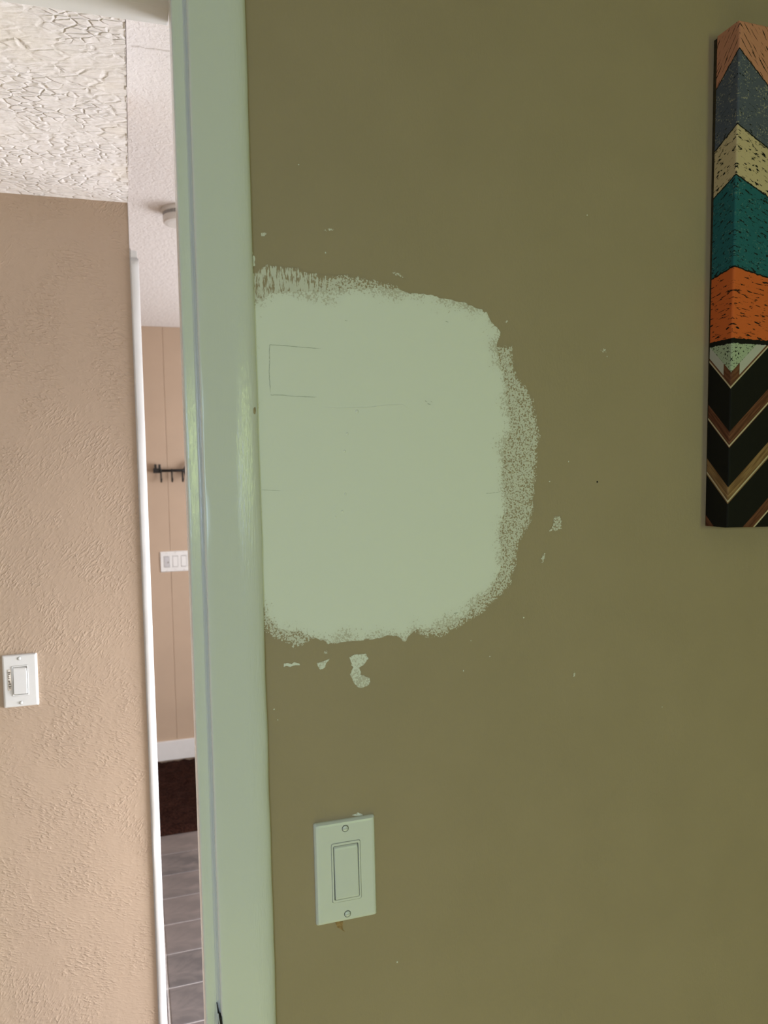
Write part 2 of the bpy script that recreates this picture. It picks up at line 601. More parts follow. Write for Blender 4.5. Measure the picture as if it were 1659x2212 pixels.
def vnoise(n, seed, amp, smooth=3):
    r = np.random.default_rng(seed).standard_normal(n + 2*smooth)
    k = np.hanning(2*smooth + 1)
    return amp*np.convolve(r, k/np.sqrt((k**2).sum()), 'same')[smooth:smooth+n]


def extrude_profile(name, prof, z0, z1, n, mat, wob=None, parent=None, closed=False):
    """Vertical moulding: an X-Y profile swept up with slight hand-painted wobble of chosen points."""
    bm = bmesh.new()
    zs = np.linspace(z0, z1, n)
    W = {}
    for i, (seed, ax, ay, sm) in (wob or {}).items():
        W[i] = (vnoise(n, seed, ax, sm), vnoise(n, seed+50, ay, sm))
    rows = []
    for j, z in enumerate(zs):
        row = []
        for i, (x, y) in enumerate(prof):
            dx, dy = (W[i][0][j], W[i][1][j]) if i in W else (0, 0)
            row.append(bm.verts.new((x+dx, y+dy, z)))
        rows.append(row)
    m = len(prof)
    for a, b in zip(rows, rows[1:]):
        for i in range(m if closed else m-1):
            k = (i+1) % m
            bm.faces.new((a[i], a[k], b[k], b[i]))
    bm.faces.new(rows[0][::-1])
    bm.faces.new(rows[-1])
    return from_bm(name, bm, mat, parent, smooth=True)


cas = [(.1262, .0005), (.1264, -.0030), (.1259, -.0062), (.1245, -.0090), (.1218, -.0112), (.1180, -.0125), (.1130, -.0133),
       (.1060, -.0137), (.0960, -.0137), (.0850, -.0135), (.0760, -.0135), (.0700, -.0135), (.0692, -.0134),
       (.0685, -.0131), (.0680, -.0125), (.0676, -.0114), (.0674, -.0095), (.0673, -.0060), (.0672, .0005)]
wob = {i: (11 + i//5, .00022, .00008, 4) for i in range(1, 6)}
wob.update({i: (31 + i//3, .00012, .00008, 5) for i in range(12, 18)})
trim_1 = extrude_profile('trim_1', cas, 0, 2.20, 220, M['trim'], wob, closed=True)
prop(trim_1, 'thickly painted white door casing left of the primer patch', 'door casing', kind='structure')

jamb = [(.0690, -.0010), (.0655, -.0013), (.0620, -.0018), (.0585, -.0023), (.0555, -.0027), (.0538, -.0027), (.0530, -.0022), (.0525, -.0008), (.0522, .0015), (.0522, .0040),
        (.0522, .0150), (.0522, .0260), (.0527, .0280), (.0550, .0295), (.0600, .0300), (.0690, .0300)]
trim_2 = extrude_profile('trim_2', jamb, 0, 2.135, 160, M['trim'], {i: (71 + i, .00010, .00008, 5) for i in range(1, 7)}, closed=True)
prop(trim_2, 'white door jamb edge left of the casing, facing the hall', 'door jamb', kind='structure')
extrude_profile('caulk_bead', [(.0625, -.0005), (.0640, -.0021), (.0652, -.0026), (.0661, -.0024), (.0666, -.0036), (.0680, -.0050), (.0685, -.0005)],
                0, 2.12, 200, M['trim'], {2: (5, .0002, .0001, 3), 4: (6, .0002, .0002, 3)}, trim_1, closed=True)
# opposite jamb and casing of the opening, out of the picture to the left
trim_5 = boxes('trim_5', [(-.93, -.911, -.001, .115, 0, 2.135)], M['trim'])
prop(trim_5, 'white door jamb on the far left of the opening', 'door jamb', kind='structure')

trim_3 = boxes('trim_3', [(-.911, .0565, -.001, .1205, 2.118, 2.136)], M['trim_plain'], bevel=.0015)
prop(trim_3, 'white head jamb across the top of the doorway', 'door jamb', kind='structure')
boxes('head_stop', [(-.911, .0565, .030, .066, 2.107, 2.119)], M['trim_plain'], trim_3, bevel=.0015)
trim_6 = boxes('trim_6', [(-.985, .0670, -.0130, .0, 2.128, 2.20)], M['trim_plain'], bevel=.002)
prop(trim_6, 'white head casing above the doorway', 'door casing', kind='structure')

# bare-wood chip on the casing edge and the split joint at the bottom
bm = bmesh.new()
lathe(bm, [(.0001, .0001), (.0007, .0004), (.0011, .0010), (.0012, .0018)], 14, 'y')
chip = from_bm('paint_chip', bm, M['chip'], trim_1)
chip.scale = (1.7, 1.0, 4.2)
chip.rotation_euler = (0, math.radians(4), math.radians(38))
chip.location = (.1228, -.0114, 1.6700)

bm = bmesh.new()                          # dark open joint
pts = [(.0640, 1.046, .0003), (.0650, 1.038, .0006), (.0656, 1.030, .0009), (.0660, 1.018, .0010), (.0662, .995, .0011), (.0660, .960, .0003)]
rowsv = [[bm.verts.new((x-w, -.0036, z)), bm.verts.new((x+w, -.0046, z)), bm.verts.new((x+w, .0, z)), bm.verts.new((x-w, .0, z))] for x, z, w in pts]
for a, b in zip(rowsv, rowsv[1:]):
    for i in range(4):
        bm.faces.new((a[i], a[(i+1) % 4], b[(i+1) % 4], b[i]))
bm.faces.new(rowsv[0]); bm.faces.new(rowsv[-1][::-1])
from_bm('split_joint', bm, M['dark'], trim_1)
bm = bmesh.new()
left = [(.0650, 1.0362), (.0657, 1.0290), (.0667, 1.0240), (.0680, 1.0200), (.0700, 1.000), (.0712, .970)]
right = [(.0676, 1.0364), (.0681, 1.0300), (.0685, 1.0250), (.0694, 1.0200), (.0722, 1.000), (.0735, .970)]
rowsv = [[bm.verts.new((a, -.0120, z)), bm.verts.new((b, -.0140, w)), bm.verts.new((b, -.006, w)), bm.verts.new((a, -.006, z))]
         for (a, z), (b, w) in zip(left, right)]
for a, b in zip(rowsv, rowsv[1:]):
    for i in range(4):
        bm.faces.new((a[i], a[(i+1) % 4], b[(i+1) % 4], b[i]))
bm.faces.new(rowsv[0]); bm.faces.new(rowsv[-1][::-1])
from_bm('split_joint', bm, M['dark'], trim_1)
bm = bmesh.new()                          # sliver of paint lifting off the joint
pts = [(.0646, 1.0375, -.0080), (.0652, 1.0300, -.0130), (.0660, 1.0245, -.0160), (.0672, 1.0195, -.0185), (.0690, 1.000, -.0200), (.0700, .970, -.019)]
ra = [bm.verts.new((x-.0006, y, z)) for x, z, y in pts]
rb = [bm.verts.new((x+.0004, y-.0006, z)) for x, z, y in pts]
rc = [bm.verts.new((x+.0003, y+.0006, z)) for x, z, y in pts]
for i in range(len(pts)-1):
    for p, q in ((ra, rb), (rb, rc), (rc, ra)):
        bm.faces.new((p[i], q[i], q[i+1], p[i+1]))
from_bm('peeling_sliver', bm, M['trim'], trim_1)

# end strip on the corner of the hall wall, with a chipped block at its top
strip = [(.0112, 1.0150), (.0128, 1.0112), (.0140, 1.0108), (.0282, 1.0106), (.0290, 1.0116), (.0292, 1.1360), (.0112, 1.1360)]
trim_4 = extrude_profile('trim_4', strip, 0, 2.092, 120, M['trim_plain'], {0: (91, .0003, .0001, 3), 1: (92, .0002, .0001, 4)}, closed=True)
prop(trim_4, 'narrow white corner strip at the end of the hall wall', 'corner trim', kind='structure')
boxes('chipped_block', [(.0125, .0262, 1.0125, 1.1355, 2.092, 2.110)], M['trim_plain'], trim_4, bevel=.0008)
boxes('edge_cap', [(.0100, .0112, 1.0150, 1.1360, 2.110, H_HALL + .02)], M['grout'], trim_4)
boxes('end_cap', [(.0100, .0128, 1.0165, 1.1360, 0, 2.115)], M['grout'], trim_4)

# ------------------------------------------------------------------ primer patch and smears
SOLID = [(0.1127, 1.7793), (0.1258, 1.7832), (0.142, 1.7916), (0.1549, 1.7956), (0.1787, 1.7968), (0.208, 1.7987), (0.2292, 1.8012), (0.2544, 1.8039),
    (0.274, 1.8044), (0.2886, 1.8046), (0.3037, 1.8018), (0.3229, 1.7997), (0.3486, 1.7962), (0.3633, 1.7938), (0.3769, 1.7892), (0.393, 1.783),
    (0.3998, 1.7712), (0.4084, 1.7625), (0.4045, 1.7439), (0.4072, 1.7286), (0.4139, 1.7074), (0.4165, 1.685), (0.4191, 1.6631), (0.4218, 1.6475),
    (0.4126, 1.632), (0.4099, 1.6138), (0.4078, 1.5955), (0.4116, 1.576), (0.413, 1.5565), (0.4025, 1.5347), (0.4051, 1.5151), (0.406, 1.4939),
    (0.4016, 1.4811), (0.3875, 1.4603), (0.3667, 1.4461), (0.3572, 1.4339), (0.3352, 1.4266), (0.3163, 1.4228), (0.2979, 1.4254), (0.2854, 1.4122),
    (0.2691, 1.421), (0.2522, 1.4188), (0.2265, 1.4174), (0.2013, 1.418), (0.1924, 1.4168), (0.1936, 1.4203), (0.1788, 1.4261), (0.1643, 1.4349),
    (0.1561, 1.4341), (0.1452, 1.4385), (0.1427, 1.4362), (0.1355, 1.4458), (0.1288, 1.4547), (0.1266, 1.4633), (0.1126, 1.4698)]
FRINGE_TOP = [(0.1127, 1.7793), (0.1139, 1.8164), (0.1273, 1.8181), (0.1415, 1.8227), (0.1605, 1.8214), (0.1709, 1.8215), (0.1843, 1.8175), (0.1988,
    1.8158), (0.2358, 1.8159), (0.2609, 1.8122), (0.2843, 1.8074), (0.2967, 1.8025), (0.2536, 1.7954), (0.2018, 1.793), (0.1418, 1.7854)]
FRINGE_RIGHT = [(0.4028, 1.747), (0.4247, 1.746), (0.4262, 1.729), (0.4313, 1.7104), (0.4431, 1.6965), (0.4519, 1.6826), (0.453, 1.6734), (0.4552,
    1.6549), (0.4599, 1.6429), (0.4546, 1.6207), (0.453, 1.5945), (0.4495, 1.5683), (0.4479, 1.547), (0.4416, 1.5331), (0.4298, 1.5166), (0.4265,
    1.501), (0.4219, 1.4799), (0.4157, 1.4672), (0.3998, 1.4519), (0.3794, 1.4376), (0.357, 1.4248), (0.3286, 1.4143), (0.3133, 1.413), (0.2967,
    1.4213), (0.2992, 1.4353), (0.3564, 1.4523), (0.3863, 1.488), (0.4004, 1.6112)]
FRINGE_LOW = [(0.1126, 1.4698), (0.1296, 1.4318), (0.1493, 1.4241), (0.1591, 1.4157), (0.1678, 1.4185), (0.1839, 1.4247), (0.2021, 1.4277), (0.1417,
    1.4528)]
SMUDGES = {
    'dash': [(0.1457, 1.3964), (0.1471, 1.4006), (0.1513, 1.4008), (0.1549, 1.3992), (0.158, 1.4013), (0.1634, 1.399), (0.164, 1.3971), (0.1591, 1.3979),
    (0.1536, 1.3963), (0.1494, 1.3979)],
    'flick': [(0.1831, 1.3977), (0.1881, 1.3984), (0.1995, 1.4023), (0.1931, 1.3967), (0.1917, 1.392), (0.1866, 1.39), (0.1837, 1.3946)],
    'spot': [(0.1903, 1.4081), (0.1935, 1.4121), (0.1969, 1.4099), (0.1946, 1.4065), (0.1918, 1.4055)],
    'comma': [(0.2197, 1.4004), (0.2261, 1.4035), (0.239, 1.4023), (0.2408, 1.3972), (0.2361, 1.3914), (0.2309, 1.3881), (0.2326, 1.3804), (0.2422,
    1.3757), (0.2433, 1.3706), (0.238, 1.3661), (0.2277, 1.3659), (0.224, 1.3713), (0.2198, 1.3805), (0.2232, 1.3889)],
    'drop': [(0.4776, 1.5468), (0.4843, 1.5459), (0.4873, 1.5391), (0.4856, 1.5311), (0.4773, 1.5275), (0.4698, 1.5291), (0.4744, 1.5369), (0.4753,
    1.5436)],
    'ring': [(0.204, 1.8628), (0.2063, 1.8657), (0.2112, 1.866), (0.2142, 1.8644), (0.2129, 1.8617), (0.2061, 1.861)],
    'tick': [(0.135, 1.8544), (0.1385, 1.8562), (0.1432, 1.8556), (0.1423, 1.8532), (0.1384, 1.8516), (0.1352, 1.8521)],
    'streak': [(0.2791, 1.8223), (0.2827, 1.8233), (0.2891, 1.8204), (0.2936, 1.817), (0.2871, 1.8182), (0.2813, 1.82)],
    'fleck': [(0.4148, 1.7746), (0.4178, 1.7762), (0.4203, 1.7748), (0.4172, 1.7727)],
    'cluster': [(0.5413, 1.7444), (0.5455, 1.7477), (0.5497, 1.7459), (0.5503, 1.7422), (0.5454, 1.7429)],
    'bit': [(0.5499, 1.7385), (0.5521, 1.7383), (0.5513, 1.7363)],
    'dots': [(0.4573, 1.4938), (0.4597, 1.5016), (0.4634, 1.5028), (0.4641, 1.4987), (0.4595, 1.4883)],
    'mark': [(0.4972, 1.3499), (0.5003, 1.3562), (0.5028, 1.354), (0.501, 1.3495)],
    'scrape': [(0.2158, 1.2239), (0.2224, 1.2242), (0.2244, 1.2258), (0.2297, 1.2232), (0.2297, 1.2214), (0.2231, 1.2219)],
    'peel': [(0.1258, 1.8177), (0.128, 1.8179), (0.1286, 1.811), (0.1287, 1.8018), (0.1268, 1.7966), (0.1259, 1.8063)],
    'chip': [(0.1263, 1.8372), (0.1273, 1.8321), (0.1292, 1.83), (0.1282, 1.8248), (0.1289, 1.8214), (0.1271, 1.8201), (0.1266, 1.8292)],
}
CRACKS = [[(0.142, 1.7396), (0.1544, 1.7394), (0.1687, 1.7384), (0.1844, 1.7376), (0.1966, 1.737)], [(0.1418, 1.7395), (0.141, 1.7341), (0.1411,
    1.7224), (0.14, 1.7096), (0.1405, 1.6979), (0.1411, 1.6891)], [(0.141, 1.6871), (0.1517, 1.6872), (0.1612, 1.6864), (0.172, 1.6859), (0.1805,
    1.6854), (0.1903, 1.6854)], [(0.3876, 1.5765), (0.3962, 1.5765), (0.4047, 1.5769)], [(0.1285, 1.5877), (0.1407, 1.5868), (0.1486, 1.5861)],
    [(0.3446, 1.4397), (0.3504, 1.4404)], [(0.3148, 1.6822), (0.3175, 1.6807)], [(0.3215, 1.6817), (0.3237, 1.6802)], [(0.3175, 1.6791), (0.3214,
    1.6781)], [(0.224, 1.7679), (0.2271, 1.7676)], [(0.3414, 1.7714), (0.3447, 1.7705)]]
BLISTERS = [(0.2352, 1.6701), (0.2235, 1.646), (0.2199, 1.627), (0.2197, 1.5806), (0.2156, 1.5615), (0.2076, 1.5558)]
RIDGE = [(0.1843, 1.6754), (0.2139, 1.6736), (0.2506, 1.6747), (0.2667, 1.6768), (0.2883, 1.6779), (0.2991, 1.6708)]


def sdf(poly, X, Z):
    """Signed distance in mm, positive inside."""
    P = np.array(poly)
    Q = np.roll(P, -1, 0)
    best = np.full(X.shape, 1e9)
    ins = np.zeros(X.shape, bool)
    for (ax, az), (bx, bz) in zip(P, Q):
        ex, ez = bx-ax, bz-az
        t = np.clip(((X-ax)*ex + (Z-az)*ez)/(ex*ex + ez*ez + 1e-18), 0, 1)
        best = np.minimum(best, np.hypot(X-ax-t*ex, Z-az-t*ez))
        cross = (az > Z) != (bz > Z)
        with np.errstate(divide='ignore', invalid='ignore'):
            xi = ax + (Z-az)*ex/(ez if abs(ez) > 1e-12 else 1e-12)
        ins ^= cross & (X < xi)
    return np.where(ins, best, -best)*1000


def lattice(X, Z, cell, seed):
    """Smooth value noise in -1..1."""
    rg = np.random.default_rng(seed)
    gx, gz = X/cell, Z/cell
    ix, iz = np.floor(gx).astype(int), np.floor(gz).astype(int)
    ox, oz = ix.min(), iz.min()
    T = rg.uniform(-1, 1, (ix.max()-ox+2, iz.max()-oz+2))
    fx, fz = gx-ix, gz-iz
    fx, fz = fx*fx*(3-2*fx), fz*fz*(3-2*fz)
    a, b = ix-ox, iz-oz
    return (T[a, b]*(1-fx) + T[a+1, b]*fx)*(1-fz) + (T[a, b+1]*(1-fx) + T[a+1, b+1]*fx)*fz


def field_mesh(name, F, X, Z, attrs, mat, parent, y):
    """Thin skin wherever the sampled field F is positive, its outline cut between the samples."""
    nx, nz = F.shape
    verts, index, A = [], {}, {k: [] for k in attrs}

    def corner(i, j):
        key = (i, j)
        if key not in index:
            index[key] = len(verts)
            verts.append((X[i, j], y, Z[i, j]))
            for k in attrs: A[k].append(attrs[k][i, j])
        return index[key]

    def cut(p, q):
        key = (p, q) if p < q else (q, p)
        if key not in index:
            p, q = key
            t = F[p]/(F[p]-F[q])
            index[key] = len(verts)
            verts.append((X[p] + t*(X[q]-X[p]), y, Z[p] + t*(Z[q]-Z[p])))
            for k in attrs: A[k].append(attrs[k][p] + t*(attrs[k][q]-attrs[k][p]))
        return index[key]
    pos = F > 0
    faces = []
    cnt = pos[:-1, :-1].astype(int) + pos[1:, :-1] + pos[1:, 1:] + pos[:-1, 1:]
    for i, j in np.argwhere(cnt > 0):
        ring = [(i, j), (i+1, j), (i+1, j+1), (i, j+1)]
        if cnt[i, j] == 4:
            faces.append([corner(*p) for p in ring])
            continue
        f = []
        for a, b in zip(ring, ring[1:] + ring[:1]):
            if pos[a]: f.append(corner(*a))
            if pos[a] != pos[b]: f.append(cut(a, b))
        if len(f) > 2: faces.append(f)
    me = bpy.data.meshes.new(name)
    me.from_pydata(verts, [], faces)
    for k in attrs:
        at = me.attributes.new(k, 'FLOAT', 'POINT')
        at.data.foreach_set('value', np.array(A[k], dtype=np.float32))
    me.update()
    return link(name, me, mat, parent)


def grid(x0, x1, z0, z1, d):
    xs, zs = np.arange(x0, x1 + d, d), np.arange(z0, z1 + d, d)
    return np.meshgrid(xs, zs, indexing='ij')


X, Z = grid(.118, .468, 1.402, 1.832, .0013)
s = sdf(SOLID, X, Z)
rough = 1.1*lattice(X, Z, .006, 1) + .9*lattice(X, Z, .0028, 2)
outer = np.maximum.reduce([s, sdf(FRINGE_TOP, X, Z), sdf(FRINGE_RIGHT, X, Z), sdf(FRINGE_LOW, X, Z)])
F = outer + 1.3*rough - .3
patch = field_mesh('primer_patch', F, X, Z, {'solid_mm': s + .8*rough, 'outer_mm': F}, M['primer'], wall_front, -.0005)
patch['label'] = 'large rough-edged patch of white primer'

for i, (nm, poly) in enumerate(SMUDGES.items()):
    P = np.array(poly)
    X, Z = grid(P[:, 0].min()-.003, P[:, 0].max()+.003, P[:, 1].min()-.003, P[:, 1].max()+.003, .0005)
    s = sdf(poly, X, Z)
    n = .9*lattice(X, Z, .003, 20+i) + .7*lattice(X, Z, .0014, 60+i)
    crisp = nm in ('dash', 'flick', 'peel', 'chip', 'scrape')
    F = s + (.35 if crisp else .8)*n - (0 if crisp else .1)
    sm = np.full_like(s, 6.0 if crisp else (1.8 if nm in ('comma',) else -4.0))
    field_mesh('primer_smear', F, X, Z, {'solid_mm': sm, 'outer_mm': F*2.5}, M['primer'], wall_front, -.0004)


def ribbon(name, pts, w, mat, parent, y, seed=0, jit=.0004, step=.0016):
    """Hairline on the wall: a thin jagged strip."""
    rg = random.Random(seed)
    P = []
    for a, b in zip(pts, pts[1:]):
        L = math.hypot(b[0]-a[0], b[1]-a[1])
        n = max(1, int(L/step))
        P += [(a[0] + (b[0]-a[0])*k/n, a[1] + (b[1]-a[1])*k/n) for k in range(n)]
    P.append(pts[-1])
    bm = bmesh.new()
    prev = None
    for k, (x, z) in enumerate(P):
        a = P[max(k-1, 0)]
        b = P[min(k+1, len(P)-1)]
        dx, dz = b[0]-a[0], b[1]-a[1]
        L = math.hypot(dx, dz) or 1
        nx, nz = -dz/L, dx/L
        j = rg.uniform(-jit, jit)
        t = k/max(1, len(P)-1)
        ww = w*rg.uniform(.6, 1.2)*min(1, 6*(1-t) + .15)
        p = (bm.verts.new((x + nx*(j+ww), y, z + nz*(j+ww))), bm.verts.new((x + nx*(j-ww), y, z + nz*(j-ww))))
        if prev: bm.faces.new((prev[0], prev[1], p[1], p[0]))
        prev = p
    return from_bm(name, bm, mat, parent)


for i, c in enumerate(CRACKS):
    ribbon('crack', c, .00017 if i < 3 else (.00012 if i in (3, 4) else .00024), M['crack'], wall_front, -.0009, i, .0003 if i in (1, 2) else .0001)
bm = bmesh.new()
tube(bm, [(x, -.00015, z) for x, z in RIDGE], [.0002, .0007, .0008, .0008, .0006, .0003], 8)
from_bm('plaster_ridge', bm, M['primer_plain'], wall_front, smooth=True)
bm = bmesh.new()
lathe(bm, [(.0022, -.0002), (.0019, -.0008), (.0013, -.0013), (.0006, -.0015), (.0001, -.0015)], 14, 'y')
bl = from_bm('paint_blister', bm, M['primer_plain'], wall_front, smooth=True)
bl.location = (BLISTERS[0][0], 0, BLISTERS[0][1])
for k, (x, z) in enumerate(BLISTERS[1:]):
    o = link('paint_blister', bl.data, None, wall_front)
    o.location = (x, 0, z)
    o.scale = (.8, .8, .8) if k < 2 else (.7, .7, .8)
bm = bmesh.new()
lathe(bm, [(.0011, .0), (.0010, -.0006), (.0003, -.0007)], 10, 'y', (.5359, 0, 1.5859))
from_bm('nail_hole', bm, M['dark'], wall_front)
bm = bmesh.new()
lathe(bm, [(.0008, -.0002), (.0007, -.0005), (.0001, -.0007)], 8, 'y')
fleck = None
for k, (x, z) in enumerate([(0.6268, 1.2989), (0.3554, 1.3721), (0.1347, 1.3523), (0.5258, 1.9035), (0.178, 1.9289), (0.4338, 1.428), (0.3654, 1.4063), (0.2046, 1.8391), (0.4707, 1.588), (0.4967, 1.6112), (0.3891, 1.3857), (0.2667, 1.0448), (0.1383, 1.3403)]):
    if fleck is None:
        o = fleck = from_bm('paint_fleck', bm, M['primer_plain'], wall_front)
    else:
        o = link('paint_fleck', fleck.data, None, wall_front)
    o.location = (x, 0, z)
    o.scale = (.7 + .25*(k % 3), 1, .8 + .4*(k % 2))
# torn drywall paper under the near switch plate
P = [(.1945, 1.1085), (.2045, 1.1085), (.2036, 1.0990), (.2040, 1.0962), (.2013, 1.0974), (.1975, 1.0997)]
bm = bmesh.new()
bm.faces.new([bm.verts.new((x, -.0003, z)) for x, z in P])
r = bmesh.ops.extrude_face_region(bm, geom=bm.faces[:])
bmesh.ops.translate(bm, verts=[v for v in r['geom'] if isinstance(v, bmesh.types.BMVert)], vec=(0, -.0004, 0))
from_bm('torn_paper', bm, M['cardboard'], wall_front)
ribbon('crack', [(.2005, 1.0985), (.2030, 1.0962), (.2062, 1.0933)], .0004, M['cardboard'], wall_front, -.0008, 77, .0002)

# ------------------------------------------------------------------ light switches


def plate_mesh(w, h, holes, t=.0058, cham=.0042):
    """Bevelled wall plate with rectangular openings (cx, width, height); back at y = 0, face towards -y."""
    bm = bmesh.new()
    lo = lambda ww, hh, r, y: [(x, y, z) for x, z in rrect(ww, hh, r)]
    rows = loft(bm, [lo(w, h, .0022, 0), lo(w, h, .0022, -.0016), lo(w-.0010, h-.0010, .0022, -.0030), lo(w-.0040, h-.0040, .0020, -t+.0006),
                     lo(w-2*cham, h-2*cham, .0018, -t)], cap0=False, cap1=False)
    bm2 = bmesh.new()
    # flat face with openings
    edges = []
    last = rows[-1]
    for i in range(len(last)):
        e = bm.edges.get((last[i], last[(i+1) % len(last)]))
        edges.append(e)
    for cx, ww, hh in holes:
        L0 = [bm.verts.new((x+cx, -t, z)) for x, z in rrect(ww, hh, .0022)]
        L1 = [bm.verts.new((x+cx, -t+.0045, z)) for x, z in rrect(ww, hh, .0022)]
        n = len(L0)
        for i in range(n):
            bm.faces.new((L0[i], L0[(i+1) % n], L1[(i+1) % n], L1[i]))
            edges.append(bm.edges.get((L0[i], L0[(i+1) % n])))
    bm2.free()
    bmesh.ops.triangle_fill(bm, use_beauty=True, use_dissolve=False, edges=edges, normal=(0, -1, 0))
    return bm


def screw(parent, x, z, y, tilt):
    bm = bmesh.new()
    lathe(bm, [(.0034, .0), (.0033, -.0006), (.0027, -.0012), (.0014, -.0016), (.0002, -.0017)], 20, 'y')
    o = from_bm('screw', bm, M['screw'], parent, smooth=True)
    o.location = (x, y, z)
    sl = boxes('slot', [(-.0026, .0026, -.00180, -.0004, -.00026, .00026)], M['plastic_grey'], o)
    sl.rotation_euler = (0, tilt, 0)
    ring = bmesh.new()
    lathe(ring, [(.0039, .0001), (.0039, -.0002), (.0033, -.0002), (.0033, .0001)], 20, 'y')
    from_bm('countersink', ring, M['plastic'], o)
    return o


def rocker_parts(parent, cx, out='bottom', mat=None):
    """Bezel and paddle filling one opening."""
    bm = bmesh.new()
    lo = lambda w, h, r, y: [(x+cx, y, z) for x, z in rrect(w, h, r)]
    loft(bm, [lo(.0327, .0663, .0020, -.0015), lo(.0327, .0663, .0020, -.0060), lo(.0319, .0655, .0018, -.0066), lo(.0292, .0612, .0014, -.0066),
              lo(.0286, .0606, .0012, -.0060), lo(.0286, .0606, .0012, -.0015)], cap0=False, cap1=False)
    from_bm('rocker_frame', bm, M['plastic'], parent)
    boxes('rocker_well', [(cx-.0150, cx+.0150, -.0016, -.0002, -.0320, .0320)], M['dark'], parent)
    s = 1 if out == 'bottom' else -1
    prof = [(.0289, -.0042), (.0276, -.0058), (.0255, -.0066), (.0, -.0074), (-.0270, -.0088), (-.0286, -.0086), (-.0290, -.0050)]
    hw = .0134
    bm = bmesh.new()
    rows = []
    for z, y in prof:
        z *= s
        rows.append([bm.verts.new((cx-hw, -.001, z)), bm.verts.new((cx-hw, y+.0007, z)), bm.verts.new((cx-hw+.0008, y, z)),
                     bm.verts.new((cx+hw-.0008, y, z)), bm.verts.new((cx+hw, y+.0007, z)), bm.verts.new((cx+hw, -.001, z))])
    for a, b in zip(rows, rows[1:]):
        for i in range(5):
            bm.faces.new((a[i], a[i+1], b[i+1], b[i]))
    bm.faces.new(rows[0]); bm.faces.new(rows[-1][::-1])
    return from_bm('rocker', bm, mat or M['plastic'], parent)


def single_switch(loc, label, tilts, group=None):
    t = empty('light_switch', loc)
    prop(t, label, 'light switch')
    from_bm('wall_plate', plate_mesh(.0695, .1143, [(0, .0335, .0670)]), M['plastic'], t)
    rocker_parts(t, 0)
    screw(t, 0, .0483, -.0056, tilts[0])
    screw(t, 0, -.0483, -.0056, tilts[1])
    return t


single_switch((.2084, 0, 1.1641), 'white rocker light switch on the tan wall below the primer patch', (math.radians(3), math.radians(-8)))
swa = single_switch((-.2486, 1.016, 1.1746), 'white rocker light switch with a yellowed label on the textured hall wall', (math.radians(40), math.radians(30)))
lab = boxes('label_tape', [(-.0243, -.0177, -.0064, -.0056, -.0195, .0262)], M['tape'], swa, bevel=.0003)
lab['label'] = 'yellowed label strip with faded dark lettering'
tmarks = [(-.0213, .0232, .0018, .0016, 1), (-.0226, .0200, .0010, .0012, 0), (-.0196, .0200, .0010, .0014, 0), (-.0212, .0160, .0013, .0012, 0),
          (-.0206, .0132, .0016, .0014, 1), (-.0222, .0112, .0009, .0012, 0), (-.0205, .0088, .0016, .0013, 1), (-.0220, .0070, .0010, .0011, 0),
          (-.0210, .0042, .0020, .0014, 1), (-.0220, .0012, .0009, .0020, 0), (-.0205, -.0022, .0005, .0028, 0), (-.0218, -.0062, .0010, .0013, 0),
          (-.0192, -.0058, .0011, .0016, 0), (-.0218, -.0100, .0011, .0013, 0), (-.0190, -.0100, .0011, .0013, 0), (-.0206, -.0136, .0008, .0020, 0),
          (-.0208, -.0080, .0012, .0009, 1)]
for light, mm in ((0, 'ink'), (1, 'paint_dab')):
    boxes('label_lettering' if not light else 'label_wear',
          [(x-a, x+a, -.0067, -.0062, z-b, z+b) for x, z, a, b, l in tmarks if l == light], M[mm], lab)

t3 = empty('switch_panel', (.1256 + .0815, 3.682, 1.1470))
prop(t3, 'white three-gang switch panel on the far board wall', 'light switch')
from_bm('wall_plate', plate_mesh(.163, .1143, [(-.046, .0335, .0670), (0, .0335, .0670), (.046, .0335, .0670)], t=.0065), M['plastic'], t3)
for cx in (-.046, 0, .046):
    rocker_parts(t3, cx, 'bottom', M['plastic_grey'] if cx < -.01 else None)
    for zz in (.0483, -.0483):
        screw(t3, cx, zz, -.0063, 0)
boxes('dimmer_slide', [(-.036, -.0335, -.0125, -.008, -.012, .004)], M['plastic'], t3, bevel=.0006)

# ------------------------------------------------------------------ key-shaped coat hook rail on the far wall
hk = empty('hook_rail', (.106, 3.682, 1.6525))
prop(hk, 'black iron key-shaped coat hook rail on the far board wall', 'hook rail')
bm = bmesh.new()
tube(bm, [(.030, -.030, 0), (.230, -.030, 0)], .0075, 12)
from_bm('shaft', bm, M['iron'], hk, smooth=True)
boxes('key_bit', [(0, .040, -.036, -.024, -.012, .014), (.006, .019, -.036, -.024, .013, .036), (.027, .040, -.036, -.024, .013, .036)], M['iron'], hk, bevel=.001)
for x in (.040, .098, .155):
    bm = bmesh.new()
    lathe(bm, [(.0075, -.004), (.0105, -.003), (.0105, .003), (.0075, .004)], 14, 'z')
    for v in bm.verts: v.co = Vector((v.co.z + x, v.co.x - .030, v.co.y))
    from_bm('collar', bm, M['iron'], hk, smooth=True)
    bm = bmesh.new()
    tube(bm, [(x, -.030, -.004), (x, -.031, -.025), (x, -.034, -.045), (x, -.044, -.058), (x, -.056, -.060), (x, -.064, -.050), (x, -.066, -.042)],
         [.0046, .0042, .0045, .0050, .0050, .0048, .0062], 8)
    from_bm('hook', bm, M['iron'], hk, smooth=True)
bm = bmesh.new()
R0 = .045
ring = []
for k in range(32):
    a = 2*math.pi*k/32
    ring.append([(.168 + R0 + (R0 + .008*math.cos(b))*math.cos(a), -.030 + .008*math.sin(b), (R0*.85 + .008*math.cos(b))*math.sin(a))
                 for b in [2*math.pi*q/8 for q in range(8)]])
rowsv = [[bm.verts.new(p) for p in L] for L in ring]
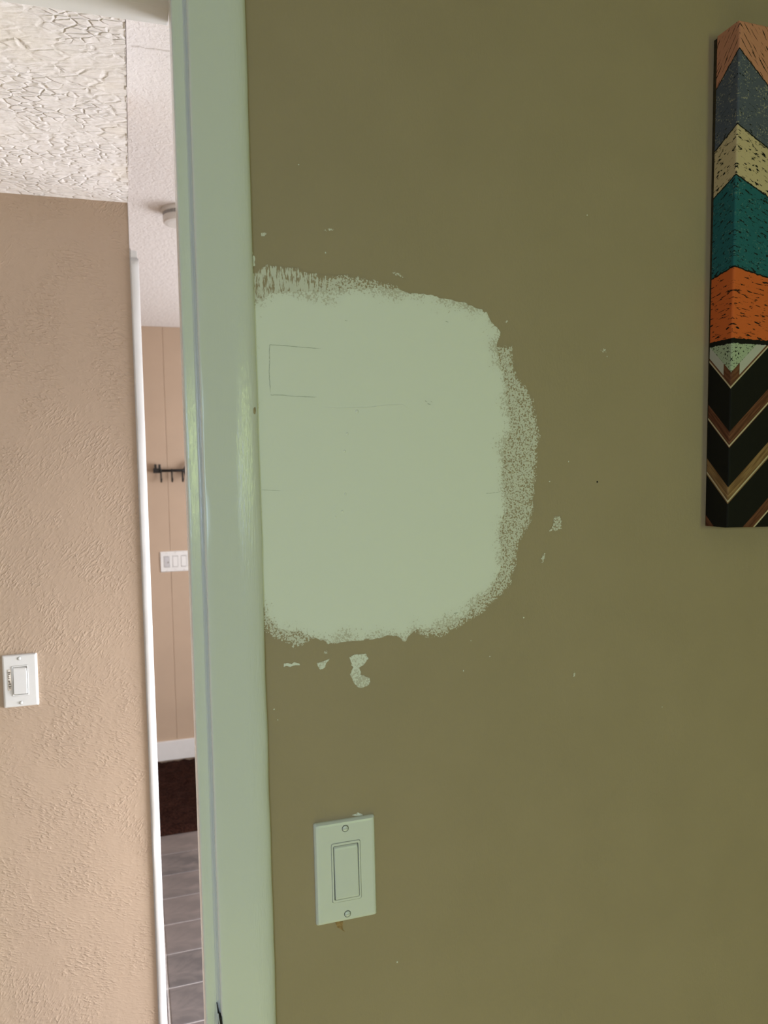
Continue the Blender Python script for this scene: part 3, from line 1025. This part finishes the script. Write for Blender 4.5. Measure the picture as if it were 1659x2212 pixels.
for i in range(32):
    a, b = rowsv[i], rowsv[(i+1) % 32]
    for q in range(8):
        bm.faces.new((a[q], a[(q+1) % 8], b[(q+1) % 8], b[q]))
from_bm('key_bow', bm, M['iron'], hk, smooth=True)
for x in (.012, .205):
    boxes('wall_bracket', [(x, x+.014, -.030, 0, -.007, .007)], M['iron'], hk)

# ------------------------------------------------------------------ smoke detector on the far ceiling
sd = empty('smoke_detector', (.1745, 1.735, H_FAR))
prop(sd, 'round white smoke detector on the far ceiling', 'smoke detector')
bm = bmesh.new()
lathe(bm, [(.0600, .001), (.0615, -.004), (.0610, -.012), (.0560, -.0135)], 48)
from_bm('mounting_base', bm, M['plastic'], sd, smooth=False)
bm = bmesh.new()
lathe(bm, [(.0530, -.0130), (.0530, -.0245)], 48)
from_bm('vent_ring', bm, M['plastic_grey'], sd)
bm = bmesh.new()
for k in range(48):
    a = 2*math.pi*k/48
    c, s_ = math.cos(a), math.sin(a)
    pts = [(.0500, -.0009), (.0572, -.0009), (.0572, .0009), (.0500, .0009)]
    lo = [(r*c - w*s_, r*s_ + w*c, -.0250) for r, w in pts]
    hi = [(r*c - w*s_, r*s_ + w*c, -.0125) for r, w in pts]
    loft(bm, [lo, hi])
from_bm('vent_fins', bm, M['plastic_grey'], sd)
bm = bmesh.new()
lathe(bm, [(.0575, -.0240), (.0580, -.0250), (.0565, -.0400), (.0540, -.0440), (.0440, -.0465), (.0200, -.0480), (.0010, -.0482)], 48)
from_bm('cover', bm, M['plastic'], sd, smooth=False)
bm = bmesh.new()
lathe(bm, [(.0075, -.0475), (.0075, -.0500), (.0010, -.0502)], 20)
o = from_bm('test_button', bm, M['plastic_grey'], sd)

# ------------------------------------------------------------------ wrapped canvas print
cv = empty('canvas_print', (.6935, -.0012, 1.5260))
cv.rotation_euler = (math.radians(.55), math.radians(1.50), 0)
prop(cv, 'gallery-wrapped canvas with distressed chevron planks and black stripes', 'canvas print')
bm = bmesh.new()
box(bm, 0, .61, -.038, 0, 0, .6077)
bmesh.ops.bevel(bm, geom=[e for e in bm.edges if abs(e.verts[0].co.y + .038) < 1e-5 and abs(e.verts[1].co.y + .038) < 1e-5],
                offset=.0026, segments=3, affect='EDGES', profile=.5)
from_bm('wrapped_canvas', bm, M['print'], cv, smooth=False)
bm = bmesh.new()                          # dark wedge painting in the gap's shade, thicker where the canvas leans out
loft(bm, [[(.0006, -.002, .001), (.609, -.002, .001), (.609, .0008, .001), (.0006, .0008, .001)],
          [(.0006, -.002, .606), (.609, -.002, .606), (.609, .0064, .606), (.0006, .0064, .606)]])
from_bm('gap_shade_wedge', bm, M['back_gap_shade'], cv)
